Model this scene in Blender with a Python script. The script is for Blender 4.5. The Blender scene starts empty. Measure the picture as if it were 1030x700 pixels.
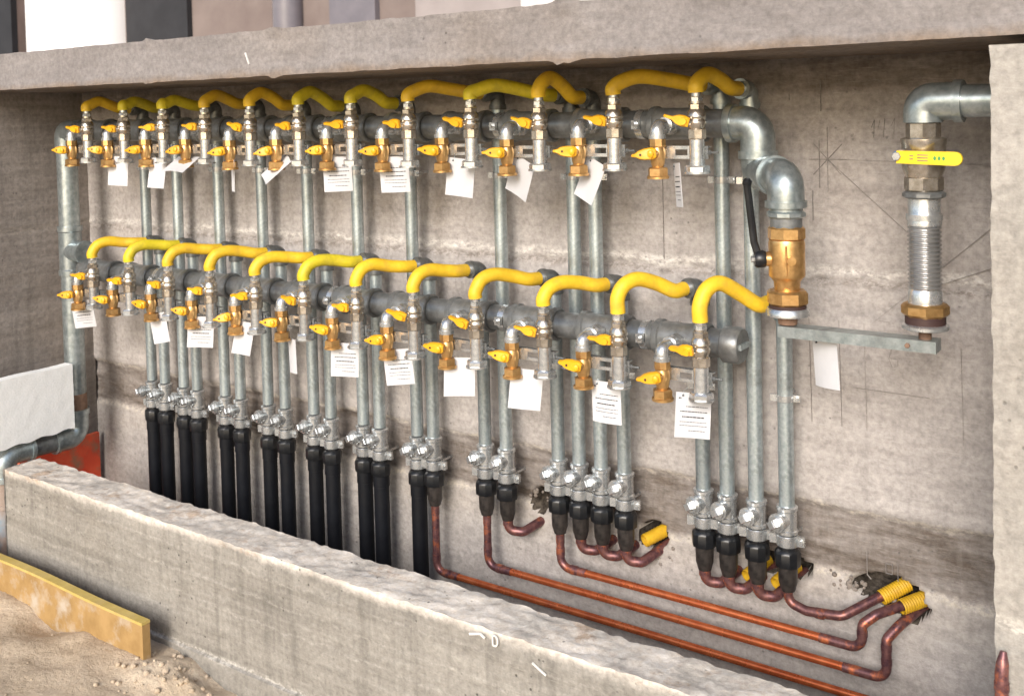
import bpy, math, random
import numpy as np
from mathutils import Vector, Matrix, Euler
random.seed(7)
RNG = np.random.default_rng(11)
rad = math.radians
sc = bpy.context.scene
COL = sc.collection

# ------------------------------------------------------------------ camera
cam = bpy.data.cameras.new('camera')
cam_ob = bpy.data.objects.new('camera', cam)
COL.objects.link(cam_ob)
cam_ob.location = (0, 0, 1.6)
cam_ob.rotation_mode = 'QUATERNION'
cam_ob.rotation_quaternion = (Matrix.Rotation(rad(34.9247), 3, 'Z') @ Matrix.Rotation(rad(90 - 1.9102), 3, 'X')
                              @ Matrix.Rotation(rad(-1.4029), 3, 'Z')).to_quaternion()
cam.sensor_fit = 'HORIZONTAL'
cam.sensor_width = 36.0
cam.lens = 36.0 * 1050 / 1030
cam.shift_y = -(350 - 143.17) / 1030
cam.clip_start = 0.05
cam.clip_end = 600
cam.dof.use_dof = True
cam.dof.focus_distance = 2.9
cam.dof.aperture_fstop = 6.3
sc.camera = cam_ob

# ------------------------------------------------------------------ sky, sun, exposure
SUN_EL, SUN_AZ = 26.0, 165.0          # azimuth measured clockwise from +Y (the wall side)
world = bpy.data.worlds.new('World')
sc.world = world
world.use_nodes = True
wn = world.node_tree.nodes
wl = world.node_tree.links
wn.clear()
sky = wn.new('ShaderNodeTexSky')
sky.sky_type = 'NISHITA'
sky.sun_disc = False
sky.sun_elevation = rad(SUN_EL)
sky.sun_rotation = rad(SUN_AZ)
sky.air_density = 1.0
sky.dust_density = 2.2
sky.ozone_density = 1.0
bg = wn.new('ShaderNodeBackground')
bg.inputs['Strength'].default_value = 0.15
wo = wn.new('ShaderNodeOutputWorld')
wl.new(sky.outputs[0], bg.inputs[0])
wl.new(bg.outputs[0], wo.inputs[0])

sun = bpy.data.lights.new('sun', 'SUN')
sun.energy = 2.0
sun.angle = rad(26)
sun.color = (1.0, 0.98, 0.962)
sun_ob = bpy.data.objects.new('sun', sun)
COL.objects.link(sun_ob)
sd = Vector((math.sin(rad(SUN_AZ)) * math.cos(rad(SUN_EL)), math.cos(rad(SUN_AZ)) * math.cos(rad(SUN_EL)), math.sin(rad(SUN_EL))))
sun_ob.rotation_euler = sd.to_track_quat('Z', 'Y').to_euler()
sun_ob.location = sd * 20

sc.view_settings.view_transform = 'Standard'
sc.view_settings.look = 'None'
sc.view_settings.gamma = 1.0
sc.view_settings.use_curve_mapping = False
sc.view_settings.exposure = 0.56

# ------------------------------------------------------------------ materials
MATS = {}
def new_mat(name):
    m = bpy.data.materials.new(name)
    m.use_nodes = True
    nt = m.node_tree
    b = nt.nodes['Principled BSDF']
    MATS[name] = m
    return m, nt, b
def N(nt, t, **kw):
    n = nt.nodes.new(t)
    for k, v in kw.items():
        if k in n.inputs: n.inputs[k].default_value = v
        else: setattr(n, k, v)
    return n
def mapping(nt, scale=(1, 1, 1), coord='Object'):
    tc = nt.nodes.new('ShaderNodeTexCoord')
    mp = nt.nodes.new('ShaderNodeMapping')
    mp.inputs['Scale'].default_value = scale
    nt.links.new(tc.outputs[coord], mp.inputs[0])
    return mp.outputs[0]
def noise(nt, vec, scale, detail=4, rough=0.55, dist=0.0):
    n = N(nt, 'ShaderNodeTexNoise', Scale=scale, Detail=detail, Roughness=rough, Distortion=dist)
    nt.links.new(vec, n.inputs['Vector'])
    return n.outputs['Fac']
def ramp(nt, fac, stops):
    r = nt.nodes.new('ShaderNodeValToRGB')
    e = r.color_ramp.elements
    while len(e) < len(stops): e.new(0.5)
    for i, (p, c) in enumerate(stops):
        e[i].position = p
        e[i].color = (c, c, c, 1) if isinstance(c, (int, float)) else (c[0], c[1], c[2], 1)
    nt.links.new(fac, r.inputs[0])
    return r.outputs[0]
def mix(nt, fac, a, b, mode='MIX'):
    m = nt.nodes.new('ShaderNodeMix')
    m.data_type = 'RGBA'
    m.blend_type = mode
    for sock, v in ((m.inputs[0], fac), (m.inputs[6], a), (m.inputs[7], b)):
        if isinstance(v, (int, float)): sock.default_value = v
        elif isinstance(v, tuple): sock.default_value = (v[0], v[1], v[2], 1)
        else: nt.links.new(v, sock)
    return m.outputs[2]
def math_n(nt, op, a, b=0.0):
    m = nt.nodes.new('ShaderNodeMath')
    m.operation = op
    for sock, v in ((m.inputs[0], a), (m.inputs[1], b)):
        if isinstance(v, (int, float)): sock.default_value = v
        else: nt.links.new(v, sock)
    return m.outputs[0]
def bump(nt, b, h, strength, dist=0.01):
    n = N(nt, 'ShaderNodeBump', Strength=strength, Distance=dist)
    nt.links.new(h, n.inputs['Height'])
    nt.links.new(n.outputs[0], b.inputs['Normal'])

def concrete(name, dark, light, streak=(0.6, 1, 14), vstreak=0.3, bands=None, pits=0.5, rough=0.9, bmp=0.5, warm=(0.30, 0.22, 0.14)):
    """cast concrete: cloudy patches, board streaks, drips, pits; bands = [(z0, z1, colour, amount)]"""
    m, nt, b = new_mat(name)
    v1 = mapping(nt)
    vs = mapping(nt, streak)
    vv = mapping(nt, (9, 9, 0.7))
    big = noise(nt, v1, 2.2, 6, 0.62, 0.4)
    med = noise(nt, vs, 3.0, 6, 0.6, 0.2)
    drip = noise(nt, vv, 2.0, 4, 0.6)
    fine = noise(nt, v1, 60, 8, 0.72)
    c = mix(nt, ramp(nt, big, [(0.30, 0.0), (0.72, 1.0)]), dark, light)
    c = mix(nt, 0.55, c, ramp(nt, med, [(0.28, dark), (0.5, tuple((a + q) / 2 for a, q in zip(dark, light))), (0.75, light)]))
    c = mix(nt, math_n(nt, 'MULTIPLY', ramp(nt, drip, [(0.52, 0.0), (0.72, 1.0)]), vstreak), c, tuple(x * 0.55 for x in dark))
    c = mix(nt, math_n(nt, 'MULTIPLY', ramp(nt, noise(nt, v1, 1.3, 3), [(0.55, 0.0), (0.75, 1.0)]), 0.18), c, warm)
    if bands:
        tc = nt.nodes.new('ShaderNodeTexCoord')
        sp = nt.nodes.new('ShaderNodeSeparateXYZ')
        nt.links.new(tc.outputs['Object'], sp.inputs[0])
        wob = math_n(nt, 'MULTIPLY', math_n(nt, 'SUBTRACT', noise(nt, v1, 7, 5, 0.7), 0.5), 0.06)
        z = math_n(nt, 'ADD', sp.outputs[2], wob)
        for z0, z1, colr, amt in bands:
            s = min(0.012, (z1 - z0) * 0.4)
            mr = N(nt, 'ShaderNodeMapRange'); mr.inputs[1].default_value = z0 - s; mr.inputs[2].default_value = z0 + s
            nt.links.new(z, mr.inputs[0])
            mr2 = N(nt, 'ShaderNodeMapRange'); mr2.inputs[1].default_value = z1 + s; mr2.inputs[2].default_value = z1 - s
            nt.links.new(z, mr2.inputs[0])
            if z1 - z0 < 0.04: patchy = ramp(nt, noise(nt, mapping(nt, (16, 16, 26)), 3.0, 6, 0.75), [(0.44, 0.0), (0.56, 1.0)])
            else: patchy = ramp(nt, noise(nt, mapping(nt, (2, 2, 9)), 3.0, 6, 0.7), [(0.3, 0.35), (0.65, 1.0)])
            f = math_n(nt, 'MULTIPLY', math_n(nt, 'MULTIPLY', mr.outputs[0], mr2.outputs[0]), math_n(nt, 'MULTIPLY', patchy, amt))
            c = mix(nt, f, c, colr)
    mid = noise(nt, mapping(nt, (1, 1, 2.2)), 16, 7, 0.7, 0.3)
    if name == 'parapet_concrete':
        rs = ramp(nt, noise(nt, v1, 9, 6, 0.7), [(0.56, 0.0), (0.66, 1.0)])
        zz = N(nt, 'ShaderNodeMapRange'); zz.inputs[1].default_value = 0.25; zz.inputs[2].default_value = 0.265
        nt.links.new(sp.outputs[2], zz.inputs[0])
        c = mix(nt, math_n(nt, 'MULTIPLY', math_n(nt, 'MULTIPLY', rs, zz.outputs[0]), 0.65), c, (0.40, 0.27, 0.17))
    c = mix(nt, 0.28, c, ramp(nt, mid, [(0.32, 0.30), (0.5, 0.5), (0.68, 0.68)]), 'OVERLAY')
    c = mix(nt, 0.5, c, ramp(nt, fine, [(0.34, 0.28), (0.5, 0.5), (0.66, 0.70)]), 'OVERLAY')
    run = noise(nt, mapping(nt, (26, 26, 1.6)), 2.0, 5, 0.65)
    c = mix(nt, math_n(nt, 'MULTIPLY', ramp(nt, run, [(0.54, 0.0), (0.68, 1.0)]), vstreak * 0.35), c, tuple(min(0.7, x * 1.2) for x in light))
    scr = noise(nt, mapping(nt, (3, 3, 55)), 4.0, 4, 0.7, 0.2)
    c = mix(nt, math_n(nt, 'MULTIPLY', ramp(nt, scr, [(0.60, 0.0), (0.66, 1.0)]), 0.15), c, tuple(min(0.7, x * 1.35) for x in light))
    vo = N(nt, 'ShaderNodeTexVoronoi', Scale=34.0)
    nt.links.new(v1, vo.inputs['Vector'])
    msk = ramp(nt, noise(nt, v1, 5, 3), [(0.5, 0.0), (0.62, 1.0)])
    pit = math_n(nt, 'MULTIPLY', ramp(nt, vo.outputs['Distance'], [(0.07, 1.0), (0.15, 0.0)]), math_n(nt, 'MULTIPLY', msk, pits))
    c = mix(nt, pit, c, tuple(x * 0.35 for x in dark))
    nt.links.new(c, b.inputs['Base Color'])
    b.inputs['Roughness'].default_value = rough
    b.inputs['Specular IOR Level'].default_value = 0.25
    h = math_n(nt, 'ADD', math_n(nt, 'MULTIPLY', fine, 0.9), math_n(nt, 'ADD', math_n(nt, 'MULTIPLY', med, 0.6), math_n(nt, 'MULTIPLY', mid, 0.3)))
    h = math_n(nt, 'SUBTRACT', h, pit)
    bump(nt, b, h, bmp, 0.006)
    return m

concrete('wall_concrete', (0.285, 0.26, 0.245), (0.47, 0.437, 0.418), streak=(0.8, 1, 7), vstreak=0.25, pits=0.5,
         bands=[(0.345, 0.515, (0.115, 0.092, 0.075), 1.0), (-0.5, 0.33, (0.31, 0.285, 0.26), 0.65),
                (0.325, 0.345, (0.50, 0.45, 0.38), 0.8), (0.512, 0.524, (0.52, 0.47, 0.40), 0.9),
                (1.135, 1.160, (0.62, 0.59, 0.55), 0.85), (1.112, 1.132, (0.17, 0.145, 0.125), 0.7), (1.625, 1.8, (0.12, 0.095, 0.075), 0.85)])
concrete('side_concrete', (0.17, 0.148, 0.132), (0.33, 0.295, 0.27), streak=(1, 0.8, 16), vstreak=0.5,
         bands=[(1.12, 1.15, (0.34, 0.30, 0.26), 0.6), (0.3, 0.52, (0.15, 0.12, 0.095), 0.6)])  # stained wall, its tone also darkened to imitate light falling off
concrete('slab_concrete', (0.175, 0.157, 0.15), (0.29, 0.266, 0.255), streak=(0.7, 1, 5), vstreak=0.15, pits=0.6,
         bands=[(1.3, 1.724, (0.20, 0.14, 0.09), 0.75)])
concrete('pillar_concrete', (0.27, 0.25, 0.222), (0.43, 0.40, 0.36), streak=(1.5, 1.5, 1.5), vstreak=0.2,
         bands=[(-1, 0.585, (0.30, 0.29, 0.27), 0.6), (0.575, 0.60, (0.60, 0.56, 0.50), 0.7)])
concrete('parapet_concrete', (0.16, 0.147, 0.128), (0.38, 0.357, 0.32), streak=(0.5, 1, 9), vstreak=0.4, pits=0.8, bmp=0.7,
         bands=[(-1, -0.118, (0.24, 0.225, 0.20), 0.8), (0.256, 0.35, (0.78, 0.71, 0.63), 1.0), (0.201, 0.209, (0.50, 0.47, 0.43), 0.3), (0.126, 0.134, (0.50, 0.47, 0.43), 0.3), (0.051, 0.059, (0.50, 0.47, 0.43), 0.3), (-0.118, -0.108, (0.55, 0.52, 0.47), 0.8)])  # broken top paled, dirty face darkened: overhead sky light put into the colour

def metal(name, c1, c2, metallic=0.75, rough=0.4, scale=90, rvar=0.15, bmp=0.05, objvar=0.25, dirt=None):
    m, nt, b = new_mat(name)
    v = mapping(nt)
    oi = nt.nodes.new('ShaderNodeObjectInfo')
    f = noise(nt, v, scale, 4, 0.6)
    c = mix(nt, ramp(nt, f, [(0.35, 0.0), (0.65, 1.0)]), c1, c2)
    k = math_n(nt, 'ADD', 1 - objvar, math_n(nt, 'MULTIPLY', oi.outputs['Random'], objvar * 1.4))
    hsv = nt.nodes.new('ShaderNodeHueSaturation')
    nt.links.new(k, hsv.inputs['Value'])
    nt.links.new(c, hsv.inputs['Color'])
    c = hsv.outputs[0]
    if dirt:
        d = ramp(nt, noise(nt, v, 14, 5, 0.7), [(0.52, 0.0), (0.66, 1.0)])
        c = mix(nt, math_n(nt, 'MULTIPLY', d, dirt[1]), c, dirt[0])
    nt.links.new(c, b.inputs['Base Color'])
    r = math_n(nt, 'ADD', rough - rvar / 2, math_n(nt, 'MULTIPLY', noise(nt, v, scale * 0.3, 4), rvar))
    nt.links.new(r, b.inputs['Roughness'])
    b.inputs['Metallic'].default_value = metallic
    bump(nt, b, f, bmp, 0.002)
    return m
metal('galvanised', (0.38, 0.45, 0.47), (0.54, 0.60, 0.62), 0.75, 0.36, 110, 0.16, 0.02, 0.22, ((0.22, 0.23, 0.23), 0.6))
metal('galvanised_bright', (0.50, 0.52, 0.53), (0.70, 0.71, 0.71), 0.8, 0.27, 70, 0.12, 0.03, 0.15)
metal('malleable_iron', (0.10, 0.105, 0.105), (0.17, 0.18, 0.18), 0.55, 0.42, 60, 0.2, 0.12, 0.2, ((0.20, 0.20, 0.19), 0.5))
metal('manifold_steel', (0.14, 0.148, 0.15), (0.23, 0.238, 0.238), 0.4, 0.36, 40, 0.2, 0.08, 0.1, ((0.10, 0.09, 0.08), 0.5))
metal('fitting_zinc', (0.30, 0.35, 0.36), (0.48, 0.53, 0.54), 0.75, 0.33, 50, 0.2, 0.08, 0.1, ((0.16, 0.17, 0.17), 0.4))
metal('stainless', (0.50, 0.50, 0.50), (0.62, 0.62, 0.62), 0.85, 0.26, 20, 0.06, 0.0, 0.05)
metal('brass', (0.56, 0.32, 0.12), (0.74, 0.47, 0.20), 0.85, 0.33, 60, 0.2, 0.05, 0.2, ((0.36, 0.19, 0.08), 0.4))
metal('nickel_brass', (0.50, 0.44, 0.36), (0.74, 0.68, 0.60), 0.9, 0.25, 60, 0.15, 0.04, 0.2)
metal('copper', (0.60, 0.135, 0.045), (0.76, 0.21, 0.075), 0.7, 0.27, 30, 0.2, 0.03, 0.15, ((0.26, 0.075, 0.05), 0.35))
metal('heated_copper', (0.10, 0.045, 0.055), (0.24, 0.11, 0.10), 0.6, 0.4, 60, 0.2, 0.08, 0.2, ((0.72, 0.20, 0.06), 0.85))
metal('scorched_sleeve', (0.018, 0.016, 0.016), (0.055, 0.047, 0.043), 0.3, 0.42, 50, 0.2, 0.1, 0.2)
metal('rusted_steel', (0.16, 0.09, 0.06), (0.30, 0.19, 0.13), 0.2, 0.7, 30, 0.2, 0.2, 0.2)

def plain(name, c1, c2, rough=0.5, scale=40, spec=0.5, bmp=0.05, objvar=0.12, coat=0.0, stain=None):
    m, nt, b = new_mat(name)
    v = mapping(nt)
    oi = nt.nodes.new('ShaderNodeObjectInfo')
    f = noise(nt, v, scale, 5, 0.6)
    c = mix(nt, ramp(nt, f, [(0.35, 0.0), (0.65, 1.0)]), c1, c2)
    if stain:
        c = mix(nt, math_n(nt, 'MULTIPLY', ramp(nt, noise(nt, v, stain[2], 6, 0.65), [(0.5, 0.0), (0.68, 1.0)]), stain[1]), c, stain[0])
    hsv = nt.nodes.new('ShaderNodeHueSaturation')
    nt.links.new(math_n(nt, 'ADD', 1 - objvar, math_n(nt, 'MULTIPLY', oi.outputs['Random'], objvar * 1.4)), hsv.inputs['Value'])
    nt.links.new(c, hsv.inputs['Color'])
    nt.links.new(hsv.outputs[0], b.inputs['Base Color'])
    b.inputs['Roughness'].default_value = rough
    b.inputs['Specular IOR Level'].default_value = spec
    b.inputs['Coat Weight'].default_value = coat
    bump(nt, b, f, bmp, 0.003)
    return m
plain('hose_yellow', (0.72, 0.45, 0.022), (0.80, 0.52, 0.032), 0.5, 60, 0.4, 0.15, 0.12, 0, ((0.50, 0.30, 0.05), 0.55, 18))
plain('hose_lime', (0.60, 0.49, 0.018), (0.70, 0.57, 0.03), 0.5, 60, 0.4, 0.15, 0.12, 0, ((0.40, 0.32, 0.05), 0.55, 18))
plain('handle_orange', (0.78, 0.37, 0.012), (0.84, 0.44, 0.016), 0.4, 30, 0.5, 0.02, 0.12)
plain('handle_yellow', (0.85, 0.58, 0.02), (0.88, 0.62, 0.03), 0.4, 30, 0.5, 0.02, 0.05)
plain('sleeve_yellow', (0.50, 0.29, 0.012), (0.62, 0.38, 0.02), 0.55, 30, 0.4, 0.05, 0.08, 0, ((0.35, 0.2, 0.03), 0.5, 25))
plain('black_plastic', (0.005, 0.0055, 0.007), (0.010, 0.011, 0.013), 0.35, 50, 0.5, 0.05, 0.2, 0, ((0.05, 0.05, 0.05), 0.35, 20))
plain('black_tube', (0.003, 0.0035, 0.006), (0.006, 0.007, 0.010), 0.6, 30, 0.25, 0.03, 0.2, 0, ((0.015, 0.015, 0.016), 0.3, 9))
plain('gasket', (0.035, 0.015, 0.015), (0.05, 0.025, 0.02), 0.7)
plain('paper', (0.54, 0.54, 0.555), (0.62, 0.62, 0.635), 0.8, 8, 0.2, 0.02, 0.1)
plain('ink', (0.035, 0.035, 0.04), (0.07, 0.07, 0.075), 0.8)
plain('green_print', (0.05, 0.28, 0.07), (0.06, 0.32, 0.09), 0.6)
plain('blue_paint', (0.05, 0.14, 0.33), (0.07, 0.18, 0.4), 0.5)
plain('pencil', (0.22, 0.20, 0.19), (0.34, 0.31, 0.29), 0.8, 200, objvar=0.3)
plain('chalk', (0.66, 0.64, 0.6), (0.74, 0.72, 0.68), 0.9)
plain('shaded_rubble', (0.03, 0.024, 0.02), (0.10, 0.085, 0.07), 0.95, 60, 0.1, 0.5, 0.0)  # hole shade put into the colour of the broken rubble
plain('foam', (0.86, 0.87, 0.86), (0.92, 0.92, 0.91), 0.8, 120, 0.2, 0.4, 0.0)
plain('red_paint', (0.72, 0.07, 0.03), (0.82, 0.12, 0.05), 0.6, 12, 0.4, 0.2, 0.0, 0, ((0.30, 0.20, 0.12), 0.9, 9))
plain('plank_wood', (0.30, 0.185, 0.07), (0.40, 0.255, 0.105), 0.8, 14, 0.3, 0.4, 0.0, 0, ((0.46, 0.40, 0.33), 0.9, 9))
plain('plank_edge_paint', (0.46, 0.34, 0.09), (0.56, 0.42, 0.14), 0.6, 20, 0.3, 0.1, 0.0, 0, ((0.45, 0.33, 0.16), 0.5, 15))
plain('wrapped_pipe', (0.30, 0.23, 0.19), (0.40, 0.32, 0.27), 0.6, 25, 0.4, 0.15, 0.0, 0, ((0.24, 0.32, 0.38), 0.8, 6))
plain('plaster_mauve', (0.17, 0.135, 0.125), (0.22, 0.18, 0.165), 0.9, 0.8, 0.2, 0.05, 0.0)
plain('plaster_pale', (0.27, 0.24, 0.235), (0.33, 0.295, 0.29), 0.9, 0.8, 0.2, 0.05, 0.0)
plain('plaster_white', (0.50, 0.48, 0.48), (0.58, 0.56, 0.56), 0.9, 0.8, 0.2, 0.05, 0.0)
plain('plaster_brown', (0.06, 0.045, 0.04), (0.09, 0.065, 0.06), 0.9, 0.8, 0.2, 0.05, 0.0)
plain('panel_white', (0.82, 0.82, 0.83), (0.86, 0.86, 0.87), 0.7, 1, 0.2, 0.02, 0.0)
plain('shutter_dark', (0.022, 0.022, 0.025), (0.03, 0.03, 0.034), 0.6, 2, 0.3, 0.02, 0.0)
plain('window_grey', (0.14, 0.13, 0.15), (0.18, 0.165, 0.185), 0.35, 2, 0.5, 0.02, 0.0)

def soil_mat():
    m, nt, b = new_mat('sand_soil')
    v = mapping(nt)
    big = noise(nt, v, 3.0, 6, 0.65)
    fine = noise(nt, v, 90, 8, 0.75)
    c = ramp(nt, big, [(0.3, (0.46, 0.36, 0.25)), (0.55, (0.56, 0.45, 0.33)), (0.75, (0.61, 0.51, 0.39))])
    c = mix(nt, 0.6, c, ramp(nt, fine, [(0.3, 0.3), (0.5, 0.5), (0.72, 0.66)]), 'OVERLAY')
    nt.links.new(c, b.inputs['Base Color'])
    b.inputs['Roughness'].default_value = 0.95
    b.inputs['Specular IOR Level'].default_value = 0.15
    bump(nt, b, math_n(nt, 'ADD', fine, math_n(nt, 'MULTIPLY', noise(nt, v, 25, 5), 1.5)), 0.8, 0.008)
soil_mat()

# ------------------------------------------------------------------ mesh helpers
class MB:
    def __init__(s): s.v = []; s.f = []
    def quadgrid(s, rings, closed=True, cap0=False, cap1=False):
        o = len(s.v); n = len(rings[0])
        for r in rings: s.v += [tuple(p) for p in r]
        for i in range(len(rings) - 1):
            for j in range(n if closed else n - 1):
                a = o + i * n + j; b = o + i * n + (j + 1) % n
                s.f.append((a, b, b + n, a + n))
        if cap0: s.f.append(tuple(o + j for j in reversed(range(n))))
        if cap1: s.f.append(tuple(o + (len(rings) - 1) * n + j for j in range(n)))
        return s
    def tube(s, pts, r, n=14, caps=True):
        pts = [Vector(p) for p in pts]
        m = len(pts)
        rr = r if isinstance(r, (list, tuple)) else [r] * m
        T = []
        for i in range(m):
            t = pts[min(i + 1, m - 1)] - pts[max(i - 1, 0)]
            T.append(t.normalized())
        u = T[0].orthogonal().normalized()
        rings = []
        for i in range(m):
            u = (u - T[i] * u.dot(T[i])).normalized()
            w = T[i].cross(u)
            rings.append([pts[i] + (u * math.cos(2 * math.pi * k / n) + w * math.sin(2 * math.pi * k / n)) * rr[i] for k in range(n)])
        return s.quadgrid(rings, True, caps, caps)
    def lathe(s, prof, base=(0, 0, 0), axis=(0, 0, 1), n=20, phase=0.0):
        """prof: [(radius, height along axis)] bottom to top"""
        a = Vector(axis).normalized(); base = Vector(base)
        u = a.orthogonal().normalized(); w = a.cross(u)
        if abs(a.z) > 0.999: u = Vector((1, 0, 0)); w = a.cross(u)
        rings = [[base + a * h + (u * math.cos(phase + 2 * math.pi * k / n) + w * math.sin(phase + 2 * math.pi * k / n)) * r for k in range(n)] for r, h in prof]
        return s.quadgrid(rings, True, True, True)
    def hexn(s, r, h0, h1, base=(0, 0, 0), axis=(0, 0, 1), n=6, phase=0.2, ch=0.12):
        d = min((h1 - h0) * 0.25, r * ch)
        return s.lathe([(r * (1 - ch), h0), (r, h0 + d), (r, h1 - d), (r * (1 - ch), h1)], base, axis, n, phase)
    def box(s, lo, hi, M=None):
        x0, y0, z0 = lo; x1, y1, z1 = hi
        P = [(x0, y0, z0), (x1, y0, z0), (x1, y1, z0), (x0, y1, z0), (x0, y0, z1), (x1, y0, z1), (x1, y1, z1), (x0, y1, z1)]
        if M is not None: P = [tuple(M @ Vector(p)) for p in P]
        o = len(s.v); s.v += P
        for f in ((0, 3, 2, 1), (4, 5, 6, 7), (0, 1, 5, 4), (1, 2, 6, 5), (2, 3, 7, 6), (3, 0, 4, 7)): s.f.append(tuple(o + i for i in f))
        return s
    def extrude(s, outline, y0, y1, M=None, bev=0.0):
        """outline [(x, z)] counter-clockwise seen from -y, extruded along y, with bevelled edges"""
        n = len(outline)
        cx = sum(p[0] for p in outline) / n; cz = sum(p[1] for p in outline) / n
        def ring(y, k):
            R = [Vector((cx + (x - cx) * k, y, cz + (z - cz) * k)) for x, z in outline]
            return [M @ p for p in R] if M is not None else R
        k = 1 - bev
        if bev: rings = [ring(y1, k), ring(y1 - (y1 - y0) * .25, 1), ring(y0 + (y1 - y0) * .25, 1), ring(y0, k)]
        else: rings = [ring(y1, 1), ring(y0, 1)]
        return s.quadgrid(rings, True, True, True)
    def mesh(s, name, mat, sharp=35):
        me = bpy.data.meshes.new(name)
        me.from_pydata([tuple(p) for p in s.v], [], s.f)
        me.polygons.foreach_set('use_smooth', [True] * len(me.polygons))
        me.set_sharp_from_angle(angle=rad(sharp))
        me.materials.append(MATS[mat])
        return me
    def build(s, name, mat, parent=None, loc=None, sharp=35):
        return link(name, s.mesh(name, mat, sharp), parent, loc)
def link(name, data, parent=None, loc=None):
    o = bpy.data.objects.new(name, data)
    COL.objects.link(o)
    if parent: o.parent = parent
    if loc is not None: o.location = loc
    return o
def thing(name, label, cat, loc=(0, 0, 0), group=None):
    o = link(name, None, None, loc)
    o.empty_display_size = 0.02
    return tag(o, label, cat, group)
def tag(o, label, cat, group=None, kind=None):
    if label: o['label'] = label
    if cat: o['category'] = cat
    if group: o['group'] = group
    if kind: o['kind'] = kind
    return o
def copy_tree(o, parent=None):
    c = o.copy(); COL.objects.link(c); c.parent = parent
    for ch in list(o.children): copy_tree(ch, c)
    return c
def fillet(pts, r, seg=7):
    """polyline with rounded corners; r a number or one per inner corner"""
    P = [Vector(p) for p in pts]
    out = [P[0]]
    for i in range(1, len(P) - 1):
        rr = r[i - 1] if isinstance(r, (list, tuple)) else r
        a = (P[i - 1] - P[i]); b = (P[i + 1] - P[i])
        ang = a.angle(b)
        d = min(rr / math.tan(ang / 2), a.length * 0.499, b.length * 0.499)
        p0 = P[i] + a.normalized() * d; p1 = P[i] + b.normalized() * d
        ctr = P[i] + (a.normalized() + b.normalized()).normalized() * (d / math.cos(ang / 2))
        v0 = p0 - ctr; v1 = p1 - ctr
        tot = v0.angle(v1)
        for k in range(seg + 1):
            t = k / seg
            w = (v0 * math.sin((1 - t) * tot) + v1 * math.sin(t * tot)) / math.sin(tot)
            out.append(ctr + w)
    out.append(P[-1])
    return out
def catmull(P, seg=6):
    P = [Vector(p) for p in P]
    Q = [P[0] * 2 - P[1]] + P + [P[-1] * 2 - P[-2]]
    out = []
    for i in range(1, len(Q) - 2):
        for k in range(seg):
            t = k / seg
            a, b, c, d = Q[i - 1], Q[i], Q[i + 1], Q[i + 2]
            out.append(0.5 * ((2 * b) + (c - a) * t + (2 * a - 5 * b + 4 * c - d) * t * t + (3 * b - a - 3 * c + d) * t ** 3))
    out.append(P[-1])
    return out

def vnoise(x, y, seed, octaves=4, gain=0.5):
    """tileless value noise on numpy arrays, about -1..1"""
    out = np.zeros_like(x, dtype=float); amp = 1.0; tot = 0
    for o in range(octaves):
        g = np.random.default_rng(seed + o * 17).uniform(-1, 1, (256, 256))
        xi = np.floor(x).astype(int); yi = np.floor(y).astype(int)
        fx = x - xi; fy = y - yi
        fx = fx * fx * (3 - 2 * fx); fy = fy * fy * (3 - 2 * fy)
        a = g[xi % 256, yi % 256]; b = g[(xi + 1) % 256, yi % 256]; c = g[xi % 256, (yi + 1) % 256]; d = g[(xi + 1) % 256, (yi + 1) % 256]
        out += amp * ((a * (1 - fx) + b * fx) * (1 - fy) + (c * (1 - fx) + d * fx) * fy)
        tot += amp; amp *= gain; x = x * 2.03 + 5.1; y = y * 2.03 + 3.7
    return out / tot
def grid_object(name, X, Y, Z, mat, parent=None, flip=False, sharp=None):
    n, m = X.shape
    V = np.stack([X, Y, Z], -1).reshape(-1, 3)
    idx = np.arange(n * m).reshape(n, m)
    a, b, c, d = idx[:-1, :-1].ravel(), idx[1:, :-1].ravel(), idx[1:, 1:].ravel(), idx[:-1, 1:].ravel()
    F = np.stack([a, d, c, b] if flip else [a, b, c, d], -1)
    me = bpy.data.meshes.new(name)
    me.from_pydata(V.tolist(), [], F.tolist())
    me.polygons.foreach_set('use_smooth', [True] * len(me.polygons))
    if sharp: me.set_sharp_from_angle(angle=rad(sharp))
    me.materials.append(MATS[mat])
    return link(name, me, parent)

ORD = ['first', 'second', 'third', 'fourth', 'fifth', 'sixth', 'seventh', 'eighth', 'ninth', 'tenth', 'eleventh', 'twelfth',
       'thirteenth', 'fourteenth', 'fifteenth', 'sixteenth', 'seventeenth', 'eighteenth', 'nineteenth', 'twentieth',
       'twenty-first', 'twenty-second', 'twenty-third', 'twenty-fourth']

# ------------------------------------------------------------------ main dimensions (metres; camera height 1.6 above the datum)
YW, YR, YV, YH = 2.72, 2.64, 2.40, 2.53          # wall, risers, valves, manifolds (distance from the camera line)
XL, XP = -4.205, -0.390                            # left side wall, pillar edge

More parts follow.
